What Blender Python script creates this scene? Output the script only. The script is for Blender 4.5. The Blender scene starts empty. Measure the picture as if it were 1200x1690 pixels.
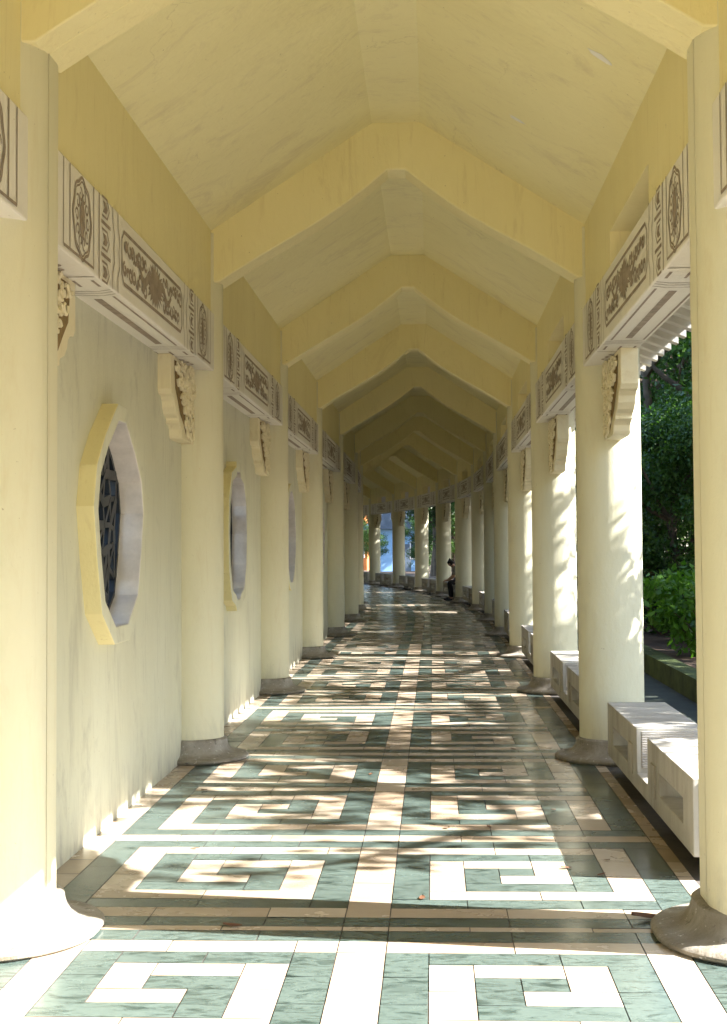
import bpy, bmesh, math, random
import numpy as np
from mathutils import Vector, Matrix
R = math.radians
random.seed(7)
scene = bpy.context.scene
COL = scene.collection

# ------------------------------------------------------------------ camera
cam_d = bpy.data.cameras.new('camera')
cam = bpy.data.objects.new('camera', cam_d); COL.objects.link(cam)
cam_d.sensor_fit = 'HORIZONTAL'; cam_d.sensor_width = 36; cam_d.lens = 72.0
cam_d.clip_start = 0.05; cam_d.clip_end = 2000
EYE = 1.65
cam.location = (0, 0, EYE)
cam_d.shift_y = -45 / 1200
cam.rotation_euler = Vector((0, 0, 0))
cam.matrix_world = Matrix.Translation((0, 0, EYE)) @ Matrix.Rotation(R(90 + 2.43), 4, 'X') @ Matrix.Rotation(R(-0.35), 4, 'Z')
scene.camera = cam

# ------------------------------------------------------------------ world, sun, exposure
SUN_EL, SUN_AZ = 39.7, 101.5            # azimuth clockwise from +Y
w = bpy.data.worlds.new('World'); scene.world = w; w.use_nodes = True
nt = w.node_tree; bg = nt.nodes['Background']
sky = nt.nodes.new('ShaderNodeTexSky'); sky.sky_type = 'NISHITA'; sky.sun_disc = False
sky.sun_elevation = R(SUN_EL); sky.sun_rotation = R(SUN_AZ)
nt.links.new(sky.outputs[0], bg.inputs[0]); bg.inputs[1].default_value = 0.125
sl = bpy.data.lights.new('sun', 'SUN'); sun = bpy.data.objects.new('sun', sl); COL.objects.link(sun)
sl.energy = 5.0; sl.angle = R(0.5); sl.color = (1.0, 0.965, 0.93)
to_sun = Vector((math.sin(R(SUN_AZ)) * math.cos(R(SUN_EL)), math.cos(R(SUN_AZ)) * math.cos(R(SUN_EL)), math.sin(R(SUN_EL))))
sun.rotation_euler = to_sun.to_track_quat('Z', 'Y').to_euler()
sun.location = to_sun * 60
scene.view_settings.view_transform = 'Standard'; scene.view_settings.look = 'None'
scene.view_settings.exposure = 2.68; scene.view_settings.gamma = 1.0
scene.cycles.max_bounces = 12; scene.cycles.diffuse_bounces = 8; scene.cycles.glossy_bounces = 4
scene.cycles.transparent_max_bounces = 8
scene.cycles.sample_clamp_indirect = 6
scene.cycles.use_denoising = True

# ------------------------------------------------------------------ materials
def ramp(nt, fac, stops):
    n = nt.nodes.new('ShaderNodeValToRGB'); e = n.color_ramp.elements
    while len(e) < len(stops): e.new(0.5)
    for i, (p, c) in enumerate(stops):
        e[i].position = p; e[i].color = (*c, 1) if len(c) == 3 else c
    nt.links.new(fac, n.inputs[0]); return n.outputs[0]
def noise(nt, scale, detail=6, rough=0.6, vec=None, sc=None, dist=0.0, obj=True):
    if vec is None:
        tc = nt.nodes.new('ShaderNodeTexCoord'); vec = tc.outputs['Object' if obj else 'Generated']
    if sc:
        m = nt.nodes.new('ShaderNodeMapping'); m.inputs['Scale'].default_value = sc
        nt.links.new(vec, m.inputs[0]); vec = m.outputs[0]
    n = nt.nodes.new('ShaderNodeTexNoise'); n.inputs['Scale'].default_value = scale
    n.inputs['Detail'].default_value = detail; n.inputs['Roughness'].default_value = rough
    n.inputs['Distortion'].default_value = dist
    nt.links.new(vec, n.inputs['Vector']); return n.outputs[0]
def mix(nt, fac, a, b, mode='MIX'):
    n = nt.nodes.new('ShaderNodeMix'); n.data_type = 'RGBA'; n.blend_type = mode
    for sock, v in ((n.inputs[0], fac), (n.inputs[6], a), (n.inputs[7], b)):
        if hasattr(v, 'links'): nt.links.new(v, sock)
        elif isinstance(v, (int, float)): sock.default_value = v
        else: sock.default_value = (*v, 1)
    return n.outputs[2]
def newmat(name, rough=0.7, spec=0.3):
    m = bpy.data.materials.new(name); m.use_nodes = True
    b = m.node_tree.nodes['Principled BSDF']
    b.inputs['Roughness'].default_value = rough; b.inputs['Specular IOR Level'].default_value = spec
    return m, m.node_tree, b
def bump(nt, b, h, strength=0.3, dist=0.01):
    n = nt.nodes.new('ShaderNodeBump'); n.inputs['Strength'].default_value = strength; n.inputs['Distance'].default_value = dist
    nt.links.new(h, n.inputs['Height']); nt.links.new(n.outputs[0], b.inputs['Normal'])
M = {}
def plaster(name, base, dark, stain, streak=(1, 1, 1), amount=0.5, blots=0.6, grime=0.0, crack=0.0):
    m, t, b = newmat(name, 0.62, 0.25)
    tc = t.nodes.new('ShaderNodeTexCoord'); oi = t.nodes.new('ShaderNodeObjectInfo')
    ad = t.nodes.new('ShaderNodeVectorMath'); ad.operation = 'MULTIPLY_ADD'          # every piece its own stains
    cb = t.nodes.new('ShaderNodeCombineXYZ')
    for q in range(2): t.links.new(oi.outputs['Random'], cb.inputs[q])
    t.links.new(cb.outputs[0], ad.inputs[0]); ad.inputs[1].default_value = (57, 33, 0); t.links.new(tc.outputs['Object'], ad.inputs[2])
    vec = ad.outputs[0]
    n1 = noise(t, 1.3, 8, 0.65, vec=vec, sc=streak, dist=0.4)
    c = mix(t, ramp(t, n1, [(0.35, (0, 0, 0)), (0.7, (1, 1, 1))]), base, dark)
    n2 = noise(t, 2.1, 10, 0.75, vec=vec, sc=streak, dist=1.0)
    c = mix(t, ramp(t, n2, [(blots, (0, 0, 0)), (blots + 0.16, (amount,) * 3)]), c, stain)
    n4 = noise(t, 9, 6, 0.7, vec=vec, sc=(streak[0] * 2.2, streak[1] * 2.2, streak[2] * 0.5), dist=0.6)
    c = mix(t, ramp(t, n4, [(0.56, (0, 0, 0)), (0.70, (amount * 0.55,) * 3)]), c, stain)
    n3 = noise(t, 38, 2, 0.5, vec=vec)
    c = mix(t, ramp(t, n3, [(0.75, (0, 0, 0)), (0.78, (0.5,) * 3)]), c, (0.22, 0.16, 0.08))
    n6 = noise(t, 6.5, 5, 0.62, vec=vec, dist=0.3)                                     # chipped spots, old coat showing
    c = mix(t, ramp(t, n6, [(0.735, (0, 0, 0)), (0.745, (0.75,) * 3)]), c, tuple(min(0.85, x * 1.08 + 0.03) for x in stain))
    if grime:                                                                         # splash dirt low down
        sp = t.nodes.new('ShaderNodeSeparateXYZ'); t.links.new(tc.outputs['Object'], sp.inputs[0])
        n5 = noise(t, 3.5, 9, 0.7, vec=vec, sc=(1.6, 1.6, 0.5), dist=0.5)
        ma = t.nodes.new('ShaderNodeMath'); ma.operation = 'MULTIPLY_ADD'; t.links.new(n5, ma.inputs[0]); ma.inputs[1].default_value = 1.5; t.links.new(sp.outputs[2], ma.inputs[2])
        c = mix(t, ramp(t, ma.outputs[0], [(0.62, (grime,) * 3), (0.80, (grime * 0.35,) * 3), (1.25, (0, 0, 0))]), c, (0.33, 0.32, 0.27))
    if crack:
        vo = t.nodes.new('ShaderNodeTexVoronoi'); vo.feature = 'DISTANCE_TO_EDGE'; vo.inputs['Scale'].default_value = 0.9
        nz = t.nodes.new('ShaderNodeTexNoise'); nz.inputs['Scale'].default_value = 4; nz.inputs['Detail'].default_value = 5; t.links.new(vec, nz.inputs['Vector'])
        av = t.nodes.new('ShaderNodeVectorMath'); av.operation = 'MULTIPLY_ADD'; t.links.new(nz.outputs[1], av.inputs[0]); av.inputs[1].default_value = (0.35,) * 3; t.links.new(vec, av.inputs[2])
        t.links.new(av.outputs[0], vo.inputs['Vector'])
        f1 = ramp(t, vo.outputs['Distance'], [(0.0, (crack,) * 3), (0.0045, (0, 0, 0))])
        f2 = ramp(t, noise(t, 0.8, 3, 0.5, vec=vec), [(0.52, (0, 0, 0)), (0.60, (1, 1, 1))])
        c = mix(t, mix(t, 1.0, f1, f2, 'MULTIPLY'), c, (0.25, 0.18, 0.08))
    t.links.new(c, b.inputs['Base Color'])
    bump(t, b, noise(t, 10, 9, 0.68, vec=vec, sc=(1, 1, 0.5)), 0.34, 0.02)
    M[name] = m
PB, PD = (0.84, 0.765, 0.445), (0.79, 0.71, 0.395)
plaster('paint', PB, PD, (0.56, 0.45, 0.22), (1, 1, 0.35), 0.5, 0.57, 0, 0)
plaster('ceil_paint', (0.84, 0.785, 0.475), (0.79, 0.73, 0.425), (0.58, 0.50, 0.32), (0.55, 0.9, 0.8), 0.55, 0.53, 0, 0.22)
plaster('wall_paint', (0.645, 0.645, 0.51), (0.59, 0.585, 0.45), (0.36, 0.35, 0.28), (1, 1, 0.4), 0.6, 0.53, 0.8, 0)
plaster('column_paint', (0.715, 0.69, 0.515), (0.68, 0.65, 0.47), (0.58, 0.49, 0.30), (1, 1, 0.35), 0.38, 0.57, 0.65, 0)  # same coat as the ceiling, colour lowered to dim the shafts
plaster('beam_white', (0.79, 0.77, 0.71), (0.745, 0.715, 0.645), (0.60, 0.53, 0.41), (1, 0.4, 1), 0.35, 0.57)
plaster('bracket_paint', (0.79, 0.73, 0.53), (0.73, 0.66, 0.45), (0.5, 0.38, 0.18), (1, 1, 1), 0.5, 0.55)
def simple(name, col, rough=0.7, var=0.25, scale=8, bmp=0.15, spec=0.3):
    m, t, b = newmat(name, rough, spec)
    d = tuple(x * (1 - var) for x in col); l = tuple(min(1, x * (1 + var * 0.5)) for x in col)
    t.links.new(ramp(t, noise(t, scale, 7, 0.65), [(0.3, d), (0.7, l)]), b.inputs['Base Color'])
    if bmp: bump(t, b, noise(t, scale * 4, 5, 0.6), bmp, 0.01)
    M[name] = m
simple('brown_paint', (0.33, 0.27, 0.22), 0.6, 0.35, 14)
simple('dark_joint', (0.05, 0.035, 0.02), 0.95, 0.4, 20)
simple('dirt', (0.26, 0.18, 0.08), 0.9, 0.4, 20)
simple('marble', (0.72, 0.68, 0.65), 0.35, 0.22, 5)
simple('lattice_metal', (0.016, 0.02, 0.024), 0.4, 0.3, 9)
simple('kerb_moss', (0.055, 0.075, 0.02), 0.95, 0.6, 3, 0.5)
simple('gutter_stone', (0.028, 0.036, 0.026), 0.8, 0.5, 2.2, 0.4)
simple('soil', (0.085, 0.055, 0.035), 0.95, 0.6, 1.6, 0.6)
simple('bark', (0.10, 0.075, 0.05), 0.95, 0.5, 6, 0.8)
simple('house_wall', (0.24, 0.40, 0.60), 0.8, 0.08, 2)
simple('terracotta', (0.62, 0.21, 0.06), 0.8, 0.3, 2)
simple('roof_tile', (0.10, 0.13, 0.17), 0.7, 0.3, 3)
simple('glass_dark', (0.02, 0.03, 0.04), 0.1, 0.1, 2, 0, 0.5)
simple('skin', (0.42, 0.25, 0.17), 0.6, 0.1, 10, 0)
simple('shirt', (0.23, 0.22, 0.20), 0.9, 0.2, 12)
simple('trousers', (0.018, 0.018, 0.022), 0.9, 0.2, 12)
simple('hair', (0.012, 0.010, 0.009), 0.6, 0.2, 20)
simple('dry_leaf', (0.13, 0.06, 0.03), 0.8, 0.5, 40, 0)
simple('grout', (0.09, 0.08, 0.07), 0.85, 0.3, 10)
simple('flaked', (0.80, 0.79, 0.76), 0.8, 0.1, 10)

# leaf materials (thin: diffuse + translucent)
def leafmat(name, c0, c1, trans=0.35):
    m = bpy.data.materials.new(name); m.use_nodes = True; t = m.node_tree
    b = t.nodes['Principled BSDF']; b.inputs['Roughness'].default_value = 0.42; b.inputs['Specular IOR Level'].default_value = 0.35
    g = t.nodes.new('ShaderNodeNewGeometry')
    c = ramp(t, g.outputs['Random Per Island'], [(0, c0), (1, c1)])
    t.links.new(c, b.inputs['Base Color'])
    tr = t.nodes.new('ShaderNodeBsdfTranslucent')
    tc = mix(t, 1.0, c, (1.0, 1.25, 0.45), 'MULTIPLY'); t.links.new(tc, tr.inputs[0])
    ms = t.nodes.new('ShaderNodeMixShader'); ms.inputs[0].default_value = trans
    t.links.new(b.outputs[0], ms.inputs[1]); t.links.new(tr.outputs[0], ms.inputs[2])
    t.links.new(ms.outputs[0], t.nodes['Material Output'].inputs[0])
    M[name] = m
leafmat('leaf_dark', (0.018, 0.045, 0.014), (0.05, 0.10, 0.022))
leafmat('leaf_mid', (0.03, 0.075, 0.014), (0.075, 0.14, 0.025))
leafmat('leaf_bright', (0.06, 0.15, 0.015), (0.12, 0.24, 0.03), 0.45)

# floor tiles: random per island tint
def tilemat(name, lo, hi, vein, veinsc, rough, vstr):
    m, t, b = newmat(name, rough, 0.28)
    g = t.nodes.new('ShaderNodeNewGeometry')
    tc = t.nodes.new('ShaderNodeTexCoord')
    add = t.nodes.new('ShaderNodeVectorMath'); add.operation = 'MULTIPLY_ADD'
    comb = t.nodes.new('ShaderNodeCombineXYZ')
    for i in range(3): t.links.new(g.outputs['Random Per Island'], comb.inputs[i])
    t.links.new(comb.outputs[0], add.inputs[0]); add.inputs[1].default_value = (37, 91, 13)
    t.links.new(tc.outputs['Object'], add.inputs[2])
    base = ramp(t, g.outputs['Random Per Island'], [(0, lo), (1, hi)])
    n1 = noise(t, veinsc, 9, 0.68, vec=add.outputs[0], sc=(1, 2.6, 1), dist=0.6)
    c = mix(t, ramp(t, n1, [(0.34, (0, 0, 0)), (0.52, (vstr,) * 3), (0.70, (0, 0, 0))]), base, vein)
    n2 = noise(t, 3.0, 6, 0.6, vec=add.outputs[0])
    c = mix(t, ramp(t, n2, [(0.3, (0.75,) * 3), (0.7, (1.08,) * 3)]), c, (0, 0, 0), 'MULTIPLY') if False else c
    dirt = noise(t, 0.9, 8, 0.7)
    c = mix(t, ramp(t, dirt, [(0.42, (0, 0, 0)), (0.85, (0.35,) * 3)]), c, tuple(x * 0.5 for x in lo))
    t.links.new(c, b.inputs['Base Color'])
    rr = noise(t, 1.7, 6, 0.6)
    t.links.new(ramp(t, rr, [(0.3, (rough * 0.6,) * 3), (0.7, (rough * 1.6,) * 3)]), b.inputs['Roughness'])
    bump(t, b, noise(t, 5, 4, 0.5), 0.04, 0.01)
    M[name] = m
tilemat('pale_tile', (0.38, 0.30, 0.215), (0.55, 0.475, 0.375), (0.36, 0.24, 0.15), 7, 0.24, 0.22)
tilemat('green_tile', (0.014, 0.025, 0.021), (0.032, 0.051, 0.044), (0.14, 0.185, 0.165), 6, 0.21, 0.6)

# plinth stone, weathered
def plinthmat():
    m, t, b = newmat('plinth_stone', 0.55, 0.4)
    n = noise(t, 3.2, 9, 0.7, dist=0.6)
    c = ramp(t, n, [(0.28, (0.15, 0.13, 0.10)), (0.5, (0.28, 0.255, 0.215)), (0.74, (0.43, 0.40, 0.35))])
    nm = noise(t, 1.9, 8, 0.72, dist=0.8)
    c = mix(t, ramp(t, nm, [(0.46, (0, 0, 0)), (0.62, (0.5,) * 3)]), c, (0.14, 0.105, 0.05))
    n2 = noise(t, 30, 3, 0.6)
    c = mix(t, ramp(t, n2, [(0.66, (0, 0, 0)), (0.68, (0.9,) * 3)]), c, (0.60, 0.57, 0.52))
    n2 = noise(t, 17, 6, 0.7)
    c = mix(t, ramp(t, n2, [(0.60, (0, 0, 0)), (0.66, (0.6,) * 3)]), c, (0.06, 0.05, 0.035))
    t.links.new(c, b.inputs['Base Color']); bump(t, b, noise(t, 14, 8, 0.7), 0.75, 0.02)
    M['plinth_stone'] = m
plinthmat()
def concretemat():
    m, t, b = newmat('bench_concrete', 0.85, 0.2)
    n = noise(t, 2.6, 9, 0.7, sc=(1, 1.5, 0.4), dist=0.3)
    c = ramp(t, n, [(0.28, (0.26, 0.24, 0.20)), (0.5, (0.41, 0.39, 0.34)), (0.75, (0.52, 0.50, 0.455))])
    n2 = noise(t, 60, 3, 0.5)
    c = mix(t, ramp(t, n2, [(0.62, (0, 0, 0)), (0.72, (0.5,) * 3)]), c, (0.26, 0.23, 0.19))
    t.links.new(c, b.inputs['Base Color']); bump(t, b, noise(t, 45, 5, 0.6), 0.3, 0.006)
    M['bench_concrete'] = m
    m, t, b = newmat('bench_ridged', 0.9, 0.2)
    tc = t.nodes.new('ShaderNodeTexCoord')
    wv = t.nodes.new('ShaderNodeTexWave'); wv.bands_direction = 'Z'; wv.inputs['Scale'].default_value = 30
    wv.inputs['Distortion'].default_value = 1.6; wv.inputs['Detail'].default_value = 3; wv.inputs['Detail Scale'].default_value = 2
    t.links.new(tc.outputs['Object'], wv.inputs[0])
    t.links.new(ramp(t, wv.outputs[1], [(0.0, (0.42, 0.39, 0.35)), (1.0, (0.64, 0.61, 0.56))]), b.inputs['Base Color'])
    bump(t, b, wv.outputs[1], 0.8, 0.012); M['bench_ridged'] = m
concretemat()

# ------------------------------------------------------------------ mesh helpers
class MB:
    def __init__(s): s.v = []; s.f = []; s.m = []
    def add(s, vs, fs, m=0):
        o = len(s.v); s.v += [tuple(v) for v in vs]
        for f in fs: s.f.append([o + i for i in f]); s.m.append(m)
    def quad(s, a, b, c, d, m=0): s.add([a, b, c, d], [[0, 1, 2, 3]], m)
    def box(s, x0, x1, y0, y1, z0, z1, m=0):
        s.add([(x0, y0, z0), (x1, y0, z0), (x1, y1, z0), (x0, y1, z0), (x0, y0, z1), (x1, y0, z1), (x1, y1, z1), (x0, y1, z1)],
              [[0, 3, 2, 1], [4, 5, 6, 7], [0, 1, 5, 4], [1, 2, 6, 5], [2, 3, 7, 6], [3, 0, 4, 7]], m)
    def prism(s, prof, y0, y1, m=0, axis='y'):
        n = len(prof)
        if axis == 'y': vs = [(u, y0, z) for u, z in prof] + [(u, y1, z) for u, z in prof]
        else: vs = [(y0, a, z) for a, z in prof] + [(y1, a, z) for a, z in prof]
        fs = [[i, (i + 1) % n, n + (i + 1) % n, n + i] for i in range(n)] + [list(range(n))[::-1], list(range(n, 2 * n))]
        s.add(vs, fs, m)
    def strip_prism(s, bot, top, y0, y1, m=0):   # bot / top: equal-length (u,z) rows
        n = len(bot)
        vs = [(u, y0, z) for u, z in bot] + [(u, y0, z) for u, z in top] + [(u, y1, z) for u, z in bot] + [(u, y1, z) for u, z in top]
        fs = []
        for i in range(n - 1):
            fs += [[i, i + 1, n + i + 1, n + i], [2 * n + i, 3 * n + i, 3 * n + i + 1, 2 * n + i + 1],
                   [i, 2 * n + i, 2 * n + i + 1, i + 1], [n + i, n + i + 1, 3 * n + i + 1, 3 * n + i]]
        fs += [[0, n, 3 * n, 2 * n], [n - 1, 3 * n - 1, 4 * n - 1, 2 * n - 1]]
        s.add(vs, fs, m)
    def lathe(s, prof, segs=48, cx=0, cy=0, a0=0, a1=2 * math.pi, stretch=0.0, m=0):
        full = abs(a1 - a0 - 2 * math.pi) < 1e-6; n = segs if full else segs + 1; vs = []
        for r, z in prof:
            for i in range(n):
                a = a0 + (a1 - a0) * i / segs; sy = math.sin(a)
                vs.append((cx + r * math.cos(a), cy + r * sy + (stretch if sy > 0 else -stretch if sy < 0 else 0), z))
        fs = []
        for j in range(len(prof) - 1):
            for i in range(segs):
                k = (i + 1) % n; fs.append([j * n + i, j * n + k, (j + 1) * n + k, (j + 1) * n + i])
        fs.append(list(range((len(prof) - 1) * n, len(prof) * n))); fs.append(list(range(n))[::-1])
        s.add(vs, fs, m)
    def tube(s, pts, rads, n=8, m=0):
        vs = []; k = len(pts); pts = [Vector(p) for p in pts]
        for i, p in enumerate(pts):
            t = (pts[min(i + 1, k - 1)] - pts[max(i - 1, 0)]).normalized()
            a = t.orthogonal().normalized(); b = t.cross(a)
            if i and (a.dot(pa) < 0.99):
                a = (pa - t * pa.dot(t)).normalized(); b = t.cross(a)
            pa = a
            for j in range(n):
                q = 2 * math.pi * j / n; vs.append(p + (a * math.cos(q) + b * math.sin(q)) * rads[i])
        fs = [[i * n + j, i * n + (j + 1) % n, (i + 1) * n + (j + 1) % n, (i + 1) * n + j] for i in range(k - 1) for j in range(n)]
        fs += [list(range(n))[::-1], list(range((k - 1) * n, k * n))]
        s.add(vs, fs, m)
    def mesh(s, name, mats, smooth=None, fix=True):
        me = bpy.data.meshes.new(name); me.from_pydata(s.v, [], s.f)
        for x in mats: me.materials.append(M[x])
        me.polygons.foreach_set('material_index', s.m)
        if fix:
            b = bmesh.new(); b.from_mesh(me); bmesh.ops.recalc_face_normals(b, faces=b.faces); b.to_mesh(me); b.free()
        if smooth is not None:
            me.polygons.foreach_set('use_smooth', [True] * len(me.polygons))
            me.set_sharp_from_angle(angle=R(smooth))
        me.update(); return me
def obj(name, me, parent=None, mat=None, bevel=0, **kw):
    o = bpy.data.objects.new(name, me); COL.objects.link(o)
    if parent: o.parent = parent
    if mat is not None: o.matrix_local = mat
    if bevel:
        b = o.modifiers.new('bevel', 'BEVEL'); b.width = bevel; b.segments = 2; b.limit_method = 'ANGLE'; b.angle_limit = R(40)
    for k, v in kw.items(): o[k] = v
    return o
def empty(name, loc=(0, 0, 0), rz=0, **kw):
    o = bpy.data.objects.new(name, None); COL.objects.link(o); o.location = loc; o.rotation_euler = (0, 0, rz)
    for k, v in kw.items(): o[k] = v
    return o

# ------------------------------------------------------------------ the walk's centre line
A0, S1, RAD = 0.0475, 31.5, 131.0
def head(s): return A0 if s <= S1 else A0 - (s - S1) / RAD
def centre(s):
    if s <= S1: return Vector((-0.265 + math.sin(A0) * s, math.cos(A0) * s, 0))
    h = head(s); c1 = centre(S1)
    return c1 + RAD * Vector((math.cos(h) - math.cos(A0), math.sin(A0) - math.sin(h), 0)) * 1.0
def P(s, u, z=0.0):
    h = head(s); return centre(s) + Vector((math.cos(h) * u, -math.sin(h) * u, z))
def frame_mat(s): return Matrix.Translation(centre(s)) @ Matrix.Rotation(-head(s), 4, 'Z')
def bay_mat(k):
    a, b = centre(SK(k)), centre(SK(k + 1)); d = b - a
    return Matrix.Translation((a + b) / 2) @ Matrix.Rotation(math.atan2(-d.x, d.y), 4, 'Z')
BAY = 5.2
def SK(k): return 6.24 + BAY * (k - 1)
K0, K1 = -2, 15                       # first and last portal
EX = 1                                # portal with the expansion joint

# ------------------------------------------------------------------ ground, gutter
def strip(name, u0, u1, z, s0, s1, mats, step=4.0, thick=None, **kw):
    b = MB(); n = int((s1 - s0) / step) + 1
    for i in range(n):
        a, c = s0 + (s1 - s0) * i / n, s0 + (s1 - s0) * (i + 1) / n
        if thick is None: b.quad(P(a, u0, z), P(a, u1, z), P(c, u1, z), P(c, u0, z))
        else:
            p = [P(a, u0, z - thick), P(a, u1, z - thick), P(c, u1, z - thick), P(c, u0, z - thick), P(a, u0, z), P(a, u1, z), P(c, u1, z), P(c, u0, z)]
            fs = [[0, 3, 2, 1], [4, 5, 6, 7], [1, 2, 6, 5], [3, 0, 4, 7]]
            if i == 0: fs.append([0, 1, 5, 4])
            if i == n - 1: fs.append([2, 3, 7, 6])
            b.add(p, fs)
    return obj(name, b.mesh(name, mats, fix=thick is None), **kw)
b = MB(); b.quad((-400, -200, -0.34), (400, -200, -0.34), (400, 600, -0.34), (-400, 600, -0.34))
obj('ground', b.mesh('ground', ['soil']), kind='structure')
strip('gutter', 2.05, 3.5, -0.30, -20, 90, ['gutter_stone'], kind='structure')
strip('planting_bed', 3.72, 40, -0.06, -20, 95, ['soil'], kind='structure')
strip('mossy_kerb', 3.48, 3.76, -0.01, -20, 92, ['kerb_moss'], thick=0.33, label='low mossy stone kerb running beside the gutter right of the columns', category='kerb')

# ------------------------------------------------------------------ floor (tiles as islands over a grout bed)
def build_floor():
    m = 0.175; off = -0.04
    ub = [-1.69 - off] + [-(0.1 + m * j) for j in range(8, -1, -1)] + [0.1 + m * j for j in range(9)] + [1.54 - off]
    ub = [x + off for x in ub]
    js = [-9] + list(range(-8, 0)) + [0] + list(range(1, 9)) + [9]
    SP = ['GGGGGGG', 'GPPPPPP', 'GPGGGGP', 'GPGPPGP', 'GPGGPGP', 'GPPPPGP', 'GGGGGGP', 'PPPPPPP']
    def row(kind):
        out = []
        for j in js:
            a = abs(j)
            if a == 9: out.append('P')
            elif kind == 'X': out.append('G')
            elif kind == 'Y': out.append('P')
            elif a == 8: out.append('G')
            elif kind == 'Z': out.append('P')
            elif j == 0: out.append('P')
            else: out.append(SP[kind][a - 1])
        return out
    seq = list(range(8)) + ['X', 'Y', 'X'] + list(range(7, -1, -1)) + ['Z']
    rows = []; h = 0.167; s = 6.717; n = 0
    while s < 80: rows.append((s, s + h, row(seq[n % 20]))); s += h; n += 1
    low = [(6.55, 6.717, 'Z'), (6.395, 6.55, 'X'), (6.325, 6.395, 'Y')]
    s = 6.325; n = 0; sq = ['X'] + list(range(7, -1, -1)) + ['Z'] + list(range(8)) + ['X', 'Y']
    while s > -9.5: low.append((s - h, s, sq[n % 20])); s -= h; n += 1
    rows = [(a, c, row(k)) for a, c, k in reversed(low)] + rows
    nr, nc = len(rows), len(js); used = np.zeros((nr, nc), bool)
    b = MB(); g = 0.0024; rt = random.Random(3)
    for i in range(nr):
        for c in range(nc):
            if used[i, c]: continue
            col = rows[i][2][c]
            def ok(ii, cc): return ii < nr and cc < nc and not used[ii, cc] and rows[ii][2][cc] == col
            wmax = 1
            if js[c] not in (0, -9, 9) and ok(i, c + 1) and js[c + 1] not in (0, 9):
                wmax = 2
                if ok(i, c + 2) and js[c + 2] not in (0, 9) and (i * 7 + c) % 3 != 0: wmax = 3
            hmax = 1
            if wmax == 1:
                while hmax < (3 if abs(js[c]) == 8 else 2) and ok(i + hmax, c): hmax += 1
            for ii in range(i, i + hmax):
                for cc in range(c, c + wmax): used[ii, cc] = True
            s0, s1 = rows[i][0] + g, rows[i + hmax - 1][1] - g
            u0, u1 = ub[c] + g, ub[c + wmax] - g
            mi = 0 if col == 'P' else 1
            z = [rt.uniform(-0.0008, 0.0008) for _ in range(4)]; z[3] = z[0] + z[2] - z[1]
            b.quad(P(s0, u0, z[0]), P(s0, u1, z[1]), P(s1, u1, z[2]), P(s1, u0, z[3]), mi)
    me = b.mesh('floor', ['pale_tile', 'green_tile'], fix=False)
    obj('floor', me, kind='structure')
build_floor()
strip('floor_slab', -1.95, 2.1, -0.004, -9.5, 80, ['grout'], thick=0.33, kind='structure')

# ------------------------------------------------------------------ the covered walk
walk = empty('covered_walkway', label='long cream yellow covered walkway with gabled portal frames, round columns and painted white beams', category='walkway')

# portal frames
def profile_bottom(n=9):
    pts = []
    u0, z0, u1, z1 = -1.40, 3.73, -0.07, 4.60
    for i in range(n):
        t = i / (n - 1); u = u0 + (u1 - u0) * t
        z = z0 + (z1 - z0) * (t - 0.045 * math.sin(math.pi * t) + 0.02 * math.sin(2 * math.pi * t))
        pts.append((u, z))
    left = [(-1.62, 3.73)] + pts
    return left + [(-u, z) for u, z in reversed(left)]
def ceil_z(u):
    a = abs(u)
    return 4.97 if a <= 0.19 else 4.97 - (a - 0.19) * (4.97 - 4.14) / (1.46 - 0.19)
BOT = profile_bottom(); TOP = [(u, ceil_z(u) + 0.03) for u, z in BOT]
f_me = MB(); f_me.strip_prism(BOT, TOP, -0.15, 0.15); f_me = f_me.mesh('portal_frame', ['paint'], 25)
BOTX = [(u, z + 0.06) for u, z in BOT]
fx = MB(); fx.strip_prism(BOTX, TOP, -0.24, -0.06)
fx.strip_prism([(u, z + 0.008) for u, z in BOTX], TOP, -0.045, 0.20); fx.strip_prism([(u, z + 0.03) for u, z in BOTX], [(u, z - 0.02) for u, z in TOP], -0.0605, -0.0445, 1); fx = fx.mesh('portal_frame_joint', ['paint', 'dark_joint'], 25)
# columns
CU, CR = 1.64, 0.25
cm = MB(); cm.lathe([(CR, 0.12), (CR, 1.5), (CR, 3.0), (CR, 4.12)], 56); cm = cm.mesh('column', ['column_paint'], 50)
cx = MB()
for sgn in (-1, 1):
    prof = []; n = 28
    for i in range(n + 1):
        a = math.pi * i / n; prof.append((CR * math.cos(a), (0.08 if sgn > 0 else -0.07) + sgn * CR * math.sin(a)))
    ring = [(prof[0][0], sgn * 0.0075 - 0.052)] + prof + [(prof[-1][0], sgn * 0.0075 - 0.052)]
    k = len(ring); vs = [(x, y, 0.12) for x, y in ring] + [(x, y, 4.12) for x, y in ring]
    cx.add(vs, [[i, (i + 1) % k, k + (i + 1) % k, k + i] for i in range(k)] + [list(range(k)), list(range(k, 2 * k))])
cx.box(-CR + 0.006, CR - 0.006, -0.0597, -0.0443, 0.12, 4.10, 1); cx = cx.mesh('column_joint', ['column_paint', 'dark_joint'], 50)
pp = [(r, z * 0.78 if z > 0 else z) for r, z in [(0.262, 0.215), (0.276, 0.20), (0.279, 0.17), (0.287, 0.135), (0.305, 0.10), (0.335, 0.074), (0.375, 0.060), (0.41, 0.055), (0.432, 0.048), (0.443, 0.034), (0.443, 0.016), (0.43, 0.004), (0.425, -0.002)]][::-1]
pm = MB(); pm.lathe(pp, 56); pm = pm.mesh('plinth', ['plinth_stone'], 40)
px = MB(); px.lathe([(r * 1.04, z * 0.95 if z > 0 else z) for r, z in pp], 56, cy=0.03, stretch=0.05); px = px.mesh('plinth_joint', ['plinth_stone'], 40)
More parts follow.
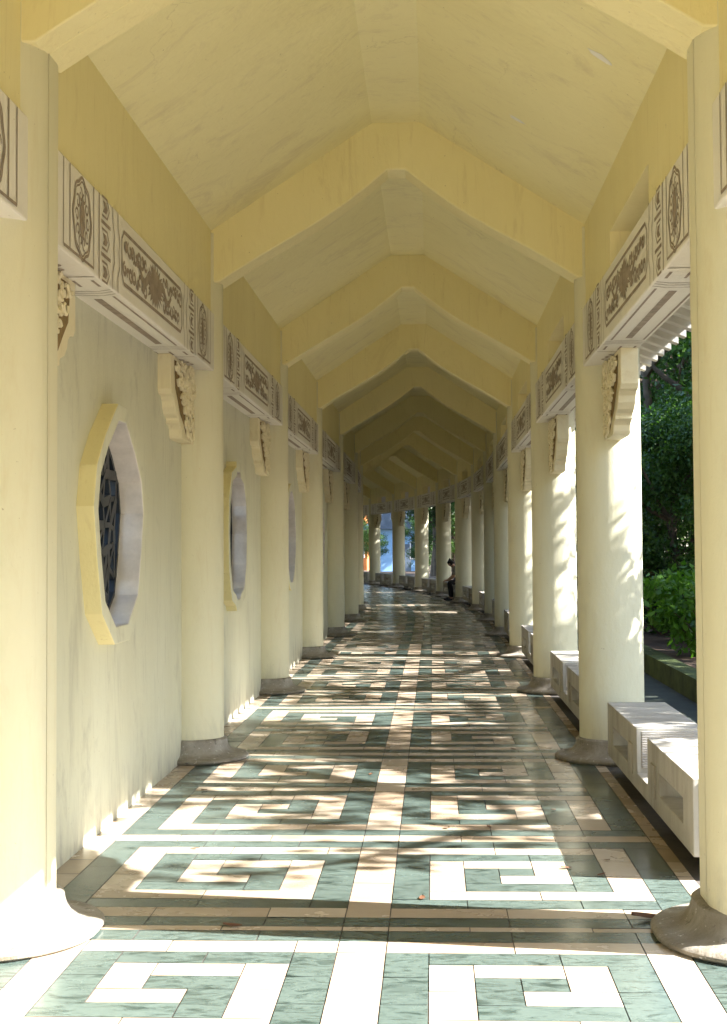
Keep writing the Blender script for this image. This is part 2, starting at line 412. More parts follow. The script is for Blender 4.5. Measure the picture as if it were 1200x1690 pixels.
for k in range(K0, K1 + 1):
    m4 = frame_mat(SK(k))
    obj('portal_frame', fx if k == EX else f_me, walk, m4, bevel=0.012)
    for sd in (-1, 1):
        c = obj('column', cx if k == EX else cm, walk, m4 @ Matrix.Translation((sd * CU, 0, 0)) @ Matrix.Rotation(random.uniform(-0.05, 0.05) if k != EX else 0, 4, 'Z'))
        obj('plinth', px if k == EX else pm, c)

# ceiling, roof, eaves per bay
def bay_meshes(L):
    h = L / 2; out = {}
    cu = [-1.75, -1.46, -0.19, 0.19, 1.46, 1.75]
    cb = [(u, ceil_z(u)) for u in cu]; ct = [(u, z + 0.06) for u, z in cb]
    b = MB(); b.strip_prism(cb, ct, -h, h); out['ceiling'] = b.mesh('ceiling', ['ceil_paint'])
    rb = [(-2.75, 3.80), (-2.2, 3.93), (-1.75, 4.05), (-0.2, 5.10), (0, 5.16), (0.2, 5.10), (1.75, 4.05), (2.2, 3.93), (2.75, 3.80)]
    b = MB(); b.strip_prism(rb, [(u, z + 0.10) for u, z in rb], -h, h, 0)
    y = -h + 0.12
    while y < h:                     # barrel tile rows on top
        pts = [(u, y, z + 0.12) for u, z in rb]
        b.tube(pts, [0.075] * len(pts), 6, 0); y += 0.26
    b.box(-0.12, 0.12, -h, h, 5.24, 5.45, 0)
    out['roof'] = b.mesh('roof', ['roof_tile'])
    for sd in (-1, 1):
        b = MB()
        b.strip_prism([(sd * 1.66, 4.0), (sd * 2.2, 3.90), (sd * 2.66, 3.785)], [(sd * 1.66, 4.04), (sd * 2.2, 3.93), (sd * 2.66, 3.80)], -h, h, 0)
        xa, xb = sorted((sd * 2.665, sd * 2.70)); b.box(xa, xb, -h, h, 3.715, 3.795, 0)
        y = -h + 0.2
        while y < h - 0.05:
            b.strip_prism([(sd * 1.62, 3.87), (sd * 2.2, 3.78), (sd * 2.66, 3.60)], [(sd * 1.62, 4.0), (sd * 2.2, 3.90), (sd * 2.66, 3.784)], y - 0.07, y + 0.07, 0)
            y += 0.435
        out['eave', sd] = b.mesh('eave', ['beam_white'])
    # panels above the painted beams
    b = MB(); b.box(-1.64, -1.46, -h, h, 3.40, ceil_z(1.46) + 0.03); out['panel_l'] = b.mesh('upper_panel', ['paint'])
    b = MB(); z1 = ceil_z(1.46) + 0.03
    b.box(1.46, 1.62, -h, -0.87, 3.40, z1); b.box(1.46, 1.62, 0.87, h, 3.40, z1); b.box(1.46, 1.62, -0.87, 0.87, 3.74, z1)
    out['panel_r'] = b.mesh('upper_panel_vent', ['paint'])
    return out
BM_S, BM_C = bay_meshes(BAY), bay_meshes(BAY + 0.09)

# painted motifs
class Ink:
    """flat brush strokes on a plane (a, b) -> 3d by fn(a, b, lift)"""
    def __init__(s, fn): s.b = MB(); s.fn = fn; s.k = 0
    def lift(s): s.k += 1; return 0.0016 + (s.k % 40) * 0.00006
    def stroke(s, pts, w, closed=False):
        n = len(pts); L = s.lift(); vs = []
        for i in range(n):
            p = pts[(i - 1) % n] if closed else pts[max(i - 1, 0)]; q = pts[(i + 1) % n] if closed else pts[min(i + 1, n - 1)]
            dx, dy = q[0] - p[0], q[1] - p[1]; l = math.hypot(dx, dy) or 1
            ww = w[i] if isinstance(w, list) else w
            nx, ny = -dy / l * ww / 2, dx / l * ww / 2
            vs += [s.fn(pts[i][0] + nx, pts[i][1] + ny, L), s.fn(pts[i][0] - nx, pts[i][1] - ny, L)]
        fs = [[2 * i, 2 * ((i + 1) % n), 2 * ((i + 1) % n) + 1, 2 * i + 1] for i in range(n if closed else n - 1)]
        s.b.add(vs, fs)
    def fill(s, pts, c):
        L = s.lift(); n = len(pts)
        s.b.add([s.fn(c[0], c[1], L)] + [s.fn(a, b, L) for a, b in pts], [[0, 1 + i, 1 + (i + 1) % n] for i in range(n)])
def curl(cx, cy, r, a0, turns, sx=1.0):
    n = 14; out = []
    for i in range(n):
        t = i / (n - 1); rr = r * (1 - 0.72 * t); a = a0 + turns * 2 * math.pi * t
        out.append((cx + rr * math.cos(a) * sx, cy + rr * math.sin(a)))
    return out
def taper(n, w): return [w * (0.45 + 0.55 * math.sin(math.pi * (i + 1) / (n + 1))) for i in range(n)]
def beam_motif(sd, seed):
    rnd = random.Random(seed); ZB, ZT = 3.03, 3.48; zc = 0.5 * (ZB + ZT); H = ZT - ZB
    front = lambda a, b, L: (sd * (1.435 - L), a, b)
    k = Ink(front)
    for e in (-1, 1):
        def X(pts): return [(e * a, b) for a, b in pts]
        k.stroke(X([(2.22, ZB + 0.03), (2.22, ZT - 0.01)]), 0.012); k.stroke(X([(2.10, ZB + 0.03), (2.10, ZT - 0.01)]), 0.016)
        k.stroke(X([(2.22, ZB + 0.03), (1.62, ZB + 0.03), (1.62, ZT - 0.005)]), 0.016); k.stroke(X([(1.50, ZB + 0.0), (1.50, ZT - 0.005)]), 0.02)
        # medallion
        for q, (rx, ry, ww) in enumerate(((0.185, 0.195, 0.016), (0.165, 0.175, 0.010))):
            ring = []
            for i in range(48):
                a = 2 * math.pi * i / 48; sc = 1 + 0.045 * math.cos(8 * a)
                ring.append((1.86 + rx * sc * math.cos(a), zc + ry * sc * math.sin(a)))
            k.stroke(X(ring), ww, True)
        for i in range(10):
            a = 2 * math.pi * i / 10
            c = curl(1.86 + 0.105 * math.cos(a), zc + 0.118 * math.sin(a), 0.038, a, 1.0); k.stroke(X(c), taper(14, 0.015))
        blob = [(1.86 + (0.045 + 0.016 * rnd.random()) * math.cos(2 * math.pi * i / 22), zc + (0.085 + 0.02 * rnd.random()) * math.sin(2 * math.pi * i / 22)) for i in range(22)]
        k.fill(X(blob), (e * 1.86, zc))
        # key-fret band
        for z0 in (ZB + 0.055, zc, ZT - 0.055):
            k.stroke(X([(1.44, z0 - 0.05), (1.32, z0 - 0.05), (1.27, z0), (1.32, z0 + 0.05), (1.44, z0 + 0.05)]), 0.013)
            p = [(1.42, z0 - 0.03), (1.345, z0 - 0.03), (1.31, z0), (1.345, z0 + 0.03), (1.42, z0 + 0.03), (1.385, z0)]
            k.fill(X(p), (e * 1.365, z0))
        for z0 in (ZB + 0.14, ZT - 0.14):
            k.stroke(X([(1.46, z0), (1.24, z0)]), 0.02)
        # chevron lines
        for a in (1.19, 1.06):
            k.stroke(X([(a, ZB), (a - 0.005, ZB + 0.09), (a - 0.045, zc - 0.07), (a - 0.03, zc), (a - 0.045, zc + 0.07), (a - 0.005, ZT - 0.09), (a, ZT - 0.004)]), 0.011)
    # long central panel
    fr = []
    for a, b in ((0.90, zc - 0.145), (0.955, zc - 0.10), (0.955, zc + 0.10), (0.90, zc + 0.145), (-0.90, zc + 0.145), (-0.955, zc + 0.10), (-0.955, zc - 0.10), (-0.90, zc - 0.145)): fr.append((a, b))
    k.stroke(fr, 0.022, True)
    for e in (-1, 1):
        for r_ in (-1, 1):
            a = 0.30
            while a < 0.90:
                rr = rnd.uniform(0.036, 0.052)
                c = curl(e * a, zc + r_ * 0.068 + rnd.uniform(-0.012, 0.012), rr, rnd.uniform(0, 6.28), rnd.choice((-1, 1)) * rnd.uniform(0.8, 1.15), 1.25)
                k.stroke(c, taper(14, 0.028)); a += rnd.uniform(0.075, 0.10)
            a = 0.36
            while a < 0.86:
                n = 12; bl = [(e * a + rnd.uniform(0.018, 0.042) * math.cos(2 * math.pi * i / n), zc + r_ * 0.075 + rnd.uniform(0.012, 0.034) * math.sin(2 * math.pi * i / n)) for i in range(n)]
                k.fill(bl, (e * a, zc + r_ * 0.075)); a += rnd.uniform(0.14, 0.2)
    n = 44; bl = []
    for i in range(n):
        a = 2 * math.pi * i / n; q = (0.78 + 0.42 * rnd.random()) * (1 if i % 2 else 0.72)
        bl.append((0.27 * q * math.cos(a), zc + 0.125 * q * math.sin(a)))
    k.fill(bl, (0, zc))
    for e in (-1, 1):                # the beast's tail and neck run into the clouds
        pts = [(e * (0.15 + 0.40 * t), zc + 0.035 * math.sin(7 * t + (0 if e > 0 else 1.5))) for t in [i / 13 for i in range(14)]]
        k.stroke(pts, [0.075 * (1 - 0.65 * i / 13) for i in range(14)])
    # underside
    b2 = Ink(lambda a, b, L: (sd * b, a, ZB - L)); b2.b = k.b
    b2.stroke([(-0.9, 1.58), (0.9, 1.58)], 0.045)
    for u in (1.475, 1.69): b2.stroke([(-0.98, u), (0.98, u)], 0.014)
    for e in (-1, 1):
        for a in (1.06, 1.13, 1.19):
            b2.stroke([(e * a, 1.445), (e * (a - 0.05), 1.52), (e * (a - 0.05), 1.64), (e * a, 1.71)], 0.010)
        for u in (1.48, 1.58, 1.68): b2.stroke([(e * 1.28, u), (e * 1.46, u)], 0.016)
        b2.stroke([(e * 1.56, 1.445), (e * 1.56, 1.71)], 0.014)
        for q in range(3):
            b2.stroke(curl(e * (1.75 + 0.12 * q), 1.58, 0.06, q * 1.7, 0.9), taper(14, 0.02))
    return k.b.mesh('painted_motif', ['brown_paint'], fix=False)
def beam_mesh(sd):
    b = MB(); x0, x1 = sorted((sd * 1.435, sd * 1.72)); b.box(x0, x1, -2.44, 2.44, 3.03, 3.48); return b.mesh('painted_beam', ['beam_white'])
BEAM = {s: beam_mesh(s) for s in (-1, 1)}; MOTIF = {s: [beam_motif(s, q + s) for q in (3, 11, 23, 41)] for s in (-1, 1)}

# carved brackets under the beams, next to the columns (built for the column at y=+2.6, looking back to -y)
def bracket(sd):
    e = [(1.02, 3.03), (1.02, 2.78), (0.985, 2.745), (0.91, 2.735), (0.87, 2.70), (0.85, 2.64), (0.80, 2.585), (0.72, 2.555), (0.70, 2.535), (0.70, 2.505), (0.63, 2.49),
         (0.585, 2.46), (0.57, 2.40), (0.55, 2.375), (0.44, 2.365), (0.22, 2.365), (0.22, 3.03)]
    e = [(d + 0.2 if d > 0.23 else d, z if z > 2.74 else 2.735 - (2.735 - z) * 0.77) for d, z in e]
    prof = [(2.6 - d, z) for d, z in e]
    b = MB(); x0, x1 = sorted((sd * 1.585, sd * 1.71)); b.prism(prof, x0, x1, axis='x'); return b.mesh('bracket', ['bracket_paint'])
def carving(sd):
    rnd = random.Random(5); b = MB()
    def inside(d, z):
        if z > 2.99 or z < 2.50 or d < 0.30 or d > 1.10: return False
        return d < 0.52 + 0.56 * max(0, (z - 2.46) / 0.55) ** 0.8
    bed = [(2.6 - d, z) for d, z in ((0.26, 2.47), (0.58, 2.48), (0.70, 2.56), (0.86, 2.63), (0.96, 2.72), (1.06, 2.80), (1.10, 3.0), (0.26, 3.0))]
    x = sd * 1.5825
    b.add([(x, a, z) for a, z in bed], [list(range(len(bed)))], 1)
    c = 0
    done = []
    for _ in range(3000):
        d, z = rnd.uniform(0.3, 1.1), rnd.uniform(2.48, 2.99)
        if not inside(d, z): continue
        r = rnd.uniform(0.030, 0.055)
        if any(math.hypot(d - a, z - e_) < (r + q) * 0.72 for a, e_, q in done): continue
        done.append((d, z, r))
        pts = [(x - sd * 0.010, 2.6 - p, q) for p, q in curl(d, z, r, rnd.uniform(0, 6.28), rnd.choice((-1, 1)) * rnd.uniform(0.7, 1.1))]
        b.tube(pts, [0.014 - 0.0005 * i for i in range(len(pts))], 5, 0); c += 1
        if c > 90: break
    return b.mesh('carving', ['bracket_paint', 'dirt'], 60)
BRK = {s: bracket(s) for s in (-1, 1)}; CRV = {s: carving(s) for s in (-1, 1)}
FLIP = Matrix.Scale(-1, 4, (0, 1, 0))
def flipped(me):
    c = me.copy(); c.transform(FLIP); c.flip_normals(); return c
BRKF = {s: flipped(BRK[s]) for s in BRK}; CRVF = {s: flipped(CRV[s]) for s in CRV}

# left wall with one shaped window a bay
W_ZC = 1.80
PEACH = [(-0.20, 1.09), (0.20, 1.09), (0.53, 1.28), (0.65, 1.58), (0.735, 1.88), (0.66, 2.11), (0.44, 2.30), (0.12, 2.50), (-0.12, 2.50), (-0.44, 2.30), (-0.66, 2.11), (-0.735, 1.88), (-0.65, 1.58), (-0.53, 1.28)]
OCT = [(-0.14, 1.05), (0.14, 1.05), (0.20, 1.10), (0.47, 1.16), (0.66, 1.42), (0.71, 1.78), (0.66, 2.10), (0.47, 2.34), (0.15, 2.41), (0.15, 2.46), (-0.15, 2.46), (-0.15, 2.41), (-0.47, 2.34), (-0.66, 2.10), (-0.71, 1.78), (-0.66, 1.42), (-0.47, 1.16), (-0.20, 1.10)]
OVAL = [(0.68 * math.cos(2 * math.pi * i / 28 - math.pi / 2), 1.78 + 0.70 * math.sin(2 * math.pi * i / 28 - math.pi / 2)) for i in range(28)]
def ray_poly(poly, c, a):
    d = (math.cos(a), math.sin(a)); best = None; n = len(poly)
    for i in range(n):
        p, q = poly[i], poly[(i + 1) % n]; ex, ey = q[0] - p[0], q[1] - p[1]
        den = d[0] * ey - d[1] * ex
        if abs(den) < 1e-9: continue
        t = ((p[0] - c[0]) * ey - (p[1] - c[1]) * ex) / den; v = ((p[0] - c[0]) * d[1] - (p[1] - c[1]) * d[0]) / den
        if t > 0 and -1e-6 <= v <= 1 + 1e-6: best = t if best is None else max(best, t)
    return (c[0] + d[0] * best, c[1] + d[1] * best)
def scalep(poly, f, c): return [(c[0] + (a - c[0]) * f, c[1] + (b - c[1]) * f) for a, b in poly]
def wall_set(poly, h, oy=-0.24):
    outer = [(a + oy, b) for a, b in poly]; c = (oy, W_ZC); inner = scalep(outer, 0.86, c)
    rect = [(-h, -0.02), (h, -0.02), (h, 3.9), (-h, 3.9)]
    angs = sorted({round(math.atan2(b - c[1], a - c[0]), 5) for a, b in outer + inner + rect})
    n = len(angs); I = [ray_poly(inner, c, a) for a in angs]; Rr = [ray_poly(rect, c, a) for a in angs]; O = [ray_poly(outer, c, a) for a in angs]
    xf, xb = -1.68, -1.86
    b = MB()
    vs = [(xf, *p) for p in I] + [(xf, *p) for p in Rr] + [(xb, *p) for p in I] + [(xb, *p) for p in Rr]
    fs = []
    for i in range(n):
        j = (i + 1) % n
        fs += [[i, j, n + j, n + i], [2 * n + i, 3 * n + i, 3 * n + j, 2 * n + j], [n + i, n + j, 3 * n + j, 3 * n + i]]
    b.add(vs, fs, 0)
    wall = b.mesh('wall', ['wall_paint'])
    # surround: raised frame, outer rim yellower, its side lighting put into the colour, reveal in marble
    b = MB(); I2 = [(c[0] + (p[0] - c[0]) * 0.996, c[1] + (p[1] - c[1]) * 0.996) for p in I]
    x1 = -1.58
    vs = [(xf - 0.02, *p) for p in O] + [(x1, *p) for p in O] + [(x1, *p) for p in I2] + [(xb - 0.02, *p) for p in I2]
    f0, f1 = [], []
    for i in range(n):
        j = (i + 1) % n
        f0 += [[i, j, n + j, n + i], [n + i, n + j, 2 * n + j, 2 * n + i]]; f1 += [[2 * n + i, 2 * n + j, 3 * n + j, 3 * n + i]]
    b.add(vs, f0, 0); o = len(b.f); b.f += f1; b.m += [1] * len(f1)
    b.m = [(0 if q % 2 == 0 else 2) if q < 2 * n else 1 for q in range(3 * n)]
    sur = b.mesh('window_surround', ['paint', 'marble', 'wall_paint'])
    # lattice: dark broken-ice grille
    b = MB(); rnd = random.Random(4); xl = -1.75
    def bar(p, q, w=0.022):
        p, q = Vector((xl, *p)), Vector((xl, *q)); d = (q - p).normalized(); nn = Vector((0, -d.z, d.y)) * w; t = Vector((0.018 + rnd.uniform(0, .004), 0, 0))
        b.add([p - nn - t, p + nn - t, q + nn - t, q - nn - t, p - nn + t, p + nn + t, q + nn + t, q - nn + t],
              [[0, 3, 2, 1], [4, 5, 6, 7], [0, 1, 5, 4], [1, 2, 6, 5], [2, 3, 7, 6], [3, 0, 4, 7]])
    def ins(p):
        a = math.atan2(p[1] - c[1], p[0] - c[0]); q = ray_poly(inner, c, a)
        return math.hypot(p[0] - c[0], p[1] - c[1]) <= math.hypot(q[0] - c[0], q[1] - c[1]) * 1.02
    gy, gz = 9, 9
    pt = {(i, j): (c[0] - 0.62 + 1.24 * i / (gy - 1) + rnd.uniform(-0.04, 0.04), 1.18 + 1.24 * j / (gz - 1) + rnd.uniform(-0.04, 0.04)) for i in range(gy) for j in range(gz)}
    for i in range(gy):
        for j in range(gz):
            for di, dj in ((1, 0), (0, 1), (1, 1)):
                if (i + di, j + dj) in pt and ins(pt[i, j]) and ins(pt[i + di, j + dj]) and rnd.random() < (0.92 if di * dj == 0 else 0.4):
                    bar(pt[i, j], pt[i + di, j + dj], rnd.choice((0.016, 0.03)))
    for i in range(n): bar(I2[i], I2[(i + 1) % n], 0.03)
    lat = b.mesh('lattice', ['lattice_metal'])
    return wall, sur, lat
WS = [wall_set(p, BAY / 2) for p in (PEACH, OCT, OVAL)]; WC = [wall_set(p, BAY / 2 + 0.03) for p in (PEACH, OCT, OVAL)]

for k in range(K0, K1):
    m4 = bay_mat(k); curved = SK(k + 1) > S1 + 1; bm = BM_C if curved else BM_S
    obj('ceiling', bm['ceiling'], walk, m4)
    rf = obj('roof', bm['roof'], walk, m4); [obj('eave', bm['eave', q], rf) for q in (-1, 1)]
    obj('upper_panel', bm['panel_l'], walk, m4); obj('upper_panel', bm['panel_r'], walk, m4)
    for sd in (-1, 1):
        bo = obj('painted_beam', BEAM[sd], walk, m4, bevel=0.01); obj('painted_motif', MOTIF[sd][k % 4], bo)
        for mm, cc in ((BRK, CRV), (BRKF, CRVF)) if k >= 1 else ():
            br = obj('bracket', mm[sd], walk, m4, bevel=0.006); obj('carving', cc[sd], br)
    if k <= 13:
        wl, su, la = (WC if curved else WS)[(k - 1) % 3]
        obj('wall', wl, walk, m4); wn = obj('window', su, walk, m4, bevel=0.008); obj('lattice', la, wn)

# peeled patches of ceiling paint near the front right
rnd = random.Random(2)
for (u, y, r) in ((1.02, -1.55, 0.05), (1.18, -0.95, 0.06), (0.86, 0.95, 0.045)):
    b = MB(); n = 14; pts = []
    for i in range(n):
        a = 2 * math.pi * i / n; q = r * rnd.uniform(0.5, 1.2); uu = u + q * math.cos(a) * 1.3
        pts.append((uu, y + q * math.sin(a) * 0.7, ceil_z(uu) - 0.003))
    b.add([(u, y, ceil_z(u) - 0.003)] + pts, [[0, 1 + i, 1 + (i + 1) % n] for i in range(n)])
    obj('peeled_patch', b.mesh('peeled_patch', ['flaked'], fix=False), walk, bay_mat(1))

# ------------------------------------------------------------------ benches
def bench_mesh():
    x0, x1 = 1.53, 1.95; b = MB()
    for e in (-1, 1):
        def Y(a, c): return sorted((e * a, e * c))
        # seat block with a slot right through: made of four bars round the slot
        y0, y1 = 0.23, 1.75; s0, s1, z0, z1, zt = 0.66, 1.46, 0.225, 0.355, 0.50
        for (a, c, p, q) in ((y0, s0, 0.115, zt), (s1, y1, 0.115, zt), (s0, s1, 0.115, z0), (s0, s1, z1, zt)):
            ya, yb = Y(a, c); b.box(x0, x1, ya, yb, p, q)
        ya, yb = Y(0.40, 0.56); b.box(x0 - 0.012, x0 + 0.01, ya, yb, 0.19, 0.38)
        ya, yb = Y(1.744, 1.756); b.box(x0 + 0.03, x1 - 0.03, ya, yb, 0.13, 0.48, 1)
        ya, yb = Y(0.224, 0.236); b.box(x0 + 0.03, x1 - 0.03, ya, yb, 0.25, 0.48, 1)
    b.box(x0, x1, -0.23, 0.23, 0.115, 0.22)
    return b.mesh('bench_body', ['bench_concrete', 'bench_ridged'])
def bench_foot(e):
    b = MB(); y0, y1 = sorted((e * 0.5, e * 1.5)); b.box(1.68, 1.90, y0, y1, -0.003, 0.12); return b.mesh('foot', ['plinth_stone'])
BB = bench_mesh(); BF = [bench_foot(-1), bench_foot(1)]
for me in [BB] + BF: me.transform(Matrix.Translation((-1.74, 0, 0)))
ORD = ['nearest', 'second', 'third', 'fourth', 'fifth', 'sixth', 'seventh', 'eighth', 'ninth', 'tenth', 'eleventh', 'twelfth']
for k in range(1, 13):
    m4 = bay_mat(k) @ Matrix.Translation((1.74, 0.2, 0))
    lab = f'{ORD[k - 1]} concrete bench from the camera, between the right columns'
    if k == 1: lab = 'nearest pale concrete double bench with slots, just past the cracked right column'
    if k == 8: lab = 'concrete bench on which the person sits, far along the right columns'
    e = empty('concrete_bench', label=lab, category='bench', group='concrete benches between the right columns'); e.matrix_world = m4
    obj('seat_block', BB, e, bevel=0.008)
    for q in BF: obj('foot', q, e)

# ------------------------------------------------------------------ person sitting on the eighth bench, leaning forward
def skin_mesh(name, joints, edges, mat, sub=2, root=0):
    me = bpy.data.meshes.new(name); me.from_pydata([j[:3] for j in joints], edges, [])
    o = bpy.data.objects.new(name, me); COL.objects.link(o)
    sk = o.modifiers.new('skin', 'SKIN'); sk.use_smooth_shade = True
    for v, j in zip(me.skin_vertices[0].data, joints):
        r = j[3]; v.radius = r if isinstance(r, tuple) else (r, r)
    me.skin_vertices[0].data[root].use_root = True
    ss = o.modifiers.new('sub', 'SUBSURF'); ss.levels = sub; ss.render_levels = sub
    dg = bpy.context.evaluated_depsgraph_get(); ev = o.evaluated_get(dg)
    out = bpy.data.meshes.new_from_object(ev); bpy.data.objects.remove(o)
    out.name = name; out.materials.clear(); out.materials.append(M[mat])
    out.polygons.foreach_set('use_smooth', [True] * len(out.polygons)); return out
def person(m4):
    # local: x toward the corridor (facing), y sideways, z up; origin on the floor below the hips
    J = [(0, 0, 0.60, 0.12), (0.10, 0, 0.76, 0.125), (0.24, 0, 0.92, 0.135), (0.32, 0, 1.01, 0.075), (0.37, 0, 1.055, 0.052), (0.43, 0, 1.10, 0.085), (0.47, 0, 1.16, 0.088)]
    E = [(0, 1), (1, 2), (2, 3), (3, 4), (4, 5), (5, 6)]
    def add(j, frm): J.append(j); E.append((frm, len(J) - 1)); return len(J) - 1
    arms, legs = [], []
    for s in (-1, 1):
        a = add((0.27, s * 0.17, 0.97, 0.058), 2); a1 = add((0.34, s * 0.22, 0.74, 0.043), a); a2 = add((0.50, s * 0.13, 0.62, 0.033), a1)
        a3 = add((0.57, s * 0.08, 0.60, 0.036), a2); arms.append((a, a1, a2))
        for q in range(4):
            f = add((0.625 + 0.004 * q, s * (0.045 + 0.02 * q), 0.585, 0.010), a3); add((0.655 - 0.01 * abs(q - 1), s * (0.04 + 0.02 * q), 0.55, 0.008), f)
        add((0.60, s * 0.045, 0.615, 0.011), a3)
        l = add((0.08, s * 0.11, 0.565, 0.085), 0); l1 = add((0.47, s * 0.15, 0.54, 0.062), l); l2 = add((0.43, s * 0.15, 0.32, 0.052), l1)
        l3 = add((0.42, s * 0.15, 0.085, 0.036), l2); legs.append((l, l1, l2, l3)); l4 = add((0.47, s * 0.155, 0.045, 0.034), l3); add((0.60, s * 0.17, 0.035, 0.028), l4)
    root = empty('person', label='person in grey shirt and dark trousers sitting on a bench, leaning forward', category='person'); root.matrix_world = m4
    obj('body', skin_mesh('body', J, E, 'skin'), root)
    g = lambda i, k: (J[i][0], J[i][1], J[i][2], J[i][3] + k)
    T = [g(0, 0.018), g(1, 0.018), g(2, 0.02), g(3, 0.0)]; TE = [(0, 1), (1, 2), (2, 3)]
    for a, a1, a2 in arms:
        n = len(T); T += [g(a, 0.014), g(a1, 0.014)]; TE += [(2, n), (n, n + 1)]
    obj('shirt', skin_mesh('shirt', T, TE, 'shirt'), root)
    T = [g(0, 0.025)]; TE = []
    for l in legs:
        n = len(T); T += [g(i, 0.016) for i in l]; TE += [(0, n), (n, n + 1), (n + 1, n + 2), (n + 2, n + 3)]
    obj('trousers', skin_mesh('trousers', T, TE, 'trousers'), root)
    obj('hair', skin_mesh('hair', [(0.42, 0, 1.165, 0.085), (0.46, 0, 1.185, 0.088), (0.38, 0, 1.11, 0.06)], [(0, 1), (0, 2)], 'hair'), root)
    for s in (-1, 1):
        obj('shoe', skin_mesh('shoe', [(0.40, s * 0.15, 0.04, 0.042), (0.50, s * 0.158, 0.038, 0.042), (0.64, s * 0.172, 0.03, 0.032)], [(0, 1), (1, 2)], 'trousers'), root)
person(bay_mat(8) @ Matrix.Translation((1.86, -1.1, 0)) @ Matrix.Rotation(math.pi, 4, 'Z'))

# ------------------------------------------------------------------ vegetation
def leaves_mesh(name, centres, rads, per, size, mat, seed, squash=0.8):
    rg = np.random.default_rng(seed); V = []; n_all = 0
    for c, r in zip(centres, rads):
        n = int(per * (r ** 2)) + 4; n_all += n
        d = rg.normal(size=(n, 3)); d /= np.linalg.norm(d, axis=1)[:, None]
        p = np.array(c) + d * (r * rg.random((n, 1)) ** 0.45) * np.array([1, 1, squash])
        ax = rg.normal(size=(n, 3)); ax[:, 2] -= 0.25; ax /= np.linalg.norm(ax, axis=1)[:, None]
        up = rg.normal(size=(n, 3)) * 0.6 + np.array([0, 0, 1.0]); sdv = np.cross(ax, up); sdv /= np.linalg.norm(sdv, axis=1)[:, None] + 1e-9
        L = size * rg.uniform(0.6, 1.3, (n, 1)); Wd = L * 0.26; nr = np.cross(sdv, ax) * L * 0.1
        V.append(np.stack([p, p + ax * L * 0.5 + sdv * Wd - nr, p + ax * L, p + ax * L * 0.5 - sdv * Wd - nr], 1))
    V = np.concatenate(V).reshape(-1, 3); nf = len(V) // 4
    me = bpy.data.meshes.new(name); me.vertices.add(len(V)); me.vertices.foreach_set('co', V.astype(np.float32).ravel())
    me.loops.add(nf * 4); me.loops.foreach_set('vertex_index', np.arange(nf * 4, dtype=np.int32))
    me.polygons.add(nf); me.polygons.foreach_set('loop_start', np.arange(0, nf * 4, 4, dtype=np.int32)); me.polygons.foreach_set('loop_total', np.full(nf, 4, np.int32))
    me.materials.append(M[mat]); me.update(calc_edges=True); me.validate(); return me
def tree_meshes(seed, height, spread, trunk_h, mat, per=420, size=0.17, nl=9, cl=3, top_n=10, rr=(0.35, 0.85)):
    rnd = random.Random(seed); b = MB()
    tp = [(0, 0, -0.4)]; x = y = 0
    for i in range(1, 7):
        x += rnd.uniform(-0.12, 0.12); y += rnd.uniform(-0.12, 0.12); tp.append((x, y, height * 0.85 * i / 6))
    r0 = 0.020 * height + 0.06
    b.tube(tp, [r0 * 1.35] + [r0 * (1 - 0.14 * i) for i in range(1, 7)], 10)
    cs, rs = [], []
    for i in range(nl):
        t = 0.35 + 0.6 * i / nl; z = trunk_h + (height - trunk_h) * (i / nl) * 0.85; k = min(5, int(z / (height * 0.85) * 6)); base = Vector(tp[k]).lerp(Vector(tp[k + 1]), 0.5); base.z = max(base.z, trunk_h * 0.7)
        a = i * 2.4 + rnd.uniform(-0.5, 0.5); ln = spread * rnd.uniform(0.55, 1.0) * math.sin(math.pi * (0.25 + 0.7 * i / nl))
        pts = [base]; d = Vector((math.cos(a), math.sin(a), rnd.uniform(0.2, 0.7)))
        for q in range(1, 5):
            pts.append(base + d * ln * q / 4 + Vector((rnd.uniform(-.15, .15), rnd.uniform(-.15, .15), 0.05 * q * q)))
            for _ in range(cl):
                cs.append(tuple(pts[-1] + Vector((rnd.gauss(0, .45), rnd.gauss(0, .45), rnd.gauss(0.1, .4))))); rs.append(rnd.uniform(*rr))
        b.tube(pts, [r0 * 0.45, r0 * 0.36, r0 * 0.26, r0 * 0.16, r0 * 0.07], 6)
    top = Vector(tp[-1])
    for _ in range(top_n):
        cs.append(tuple(top + Vector((rnd.gauss(0, .7), rnd.gauss(0, .7), rnd.uniform(-0.6, 0.9))))); rs.append(rnd.uniform(0.4, 0.8))
    return b.mesh('trunk', ['bark'], 60), leaves_mesh('crown', cs, rs, per, size, mat, seed)
TM = [tree_meshes(1, 9.5, 3.6, 3.2, 'leaf_dark'), tree_meshes(2, 8.0, 3.2, 2.4, 'leaf_mid'), tree_meshes(3, 11.0, 4.0, 4.0, 'leaf_dark'), tree_meshes(4, 7.0, 2.9, 1.3, 'leaf_mid', 420, 0.15, 11)]
TM += [tree_meshes(5, 9.5, 3.8, 3.2, 'leaf_mid', 300, 0.18, 8, 1, 5, (0.35, 0.7)), tree_meshes(6, 8.6, 3.6, 2.6, 'leaf_dark', 300, 0.18, 8, 1, 4, (0.35, 0.75)), tree_meshes(8, 10.5, 4.2, 3.4, 'leaf_mid', 300, 0.18, 9, 1, 5, (0.35, 0.7))]
def tree(i, loc, rz, sc, label, group=None):
    e = empty('broadleaf_tree', loc, rz, label=label, category='tree'); e.scale = (sc,) * 3
    if group: e['group'] = group
    obj('trunk', TM[i][0], e); obj('crown', TM[i][1], e)
def at(s, u, z=-0.08): return tuple(P(s, u, z))
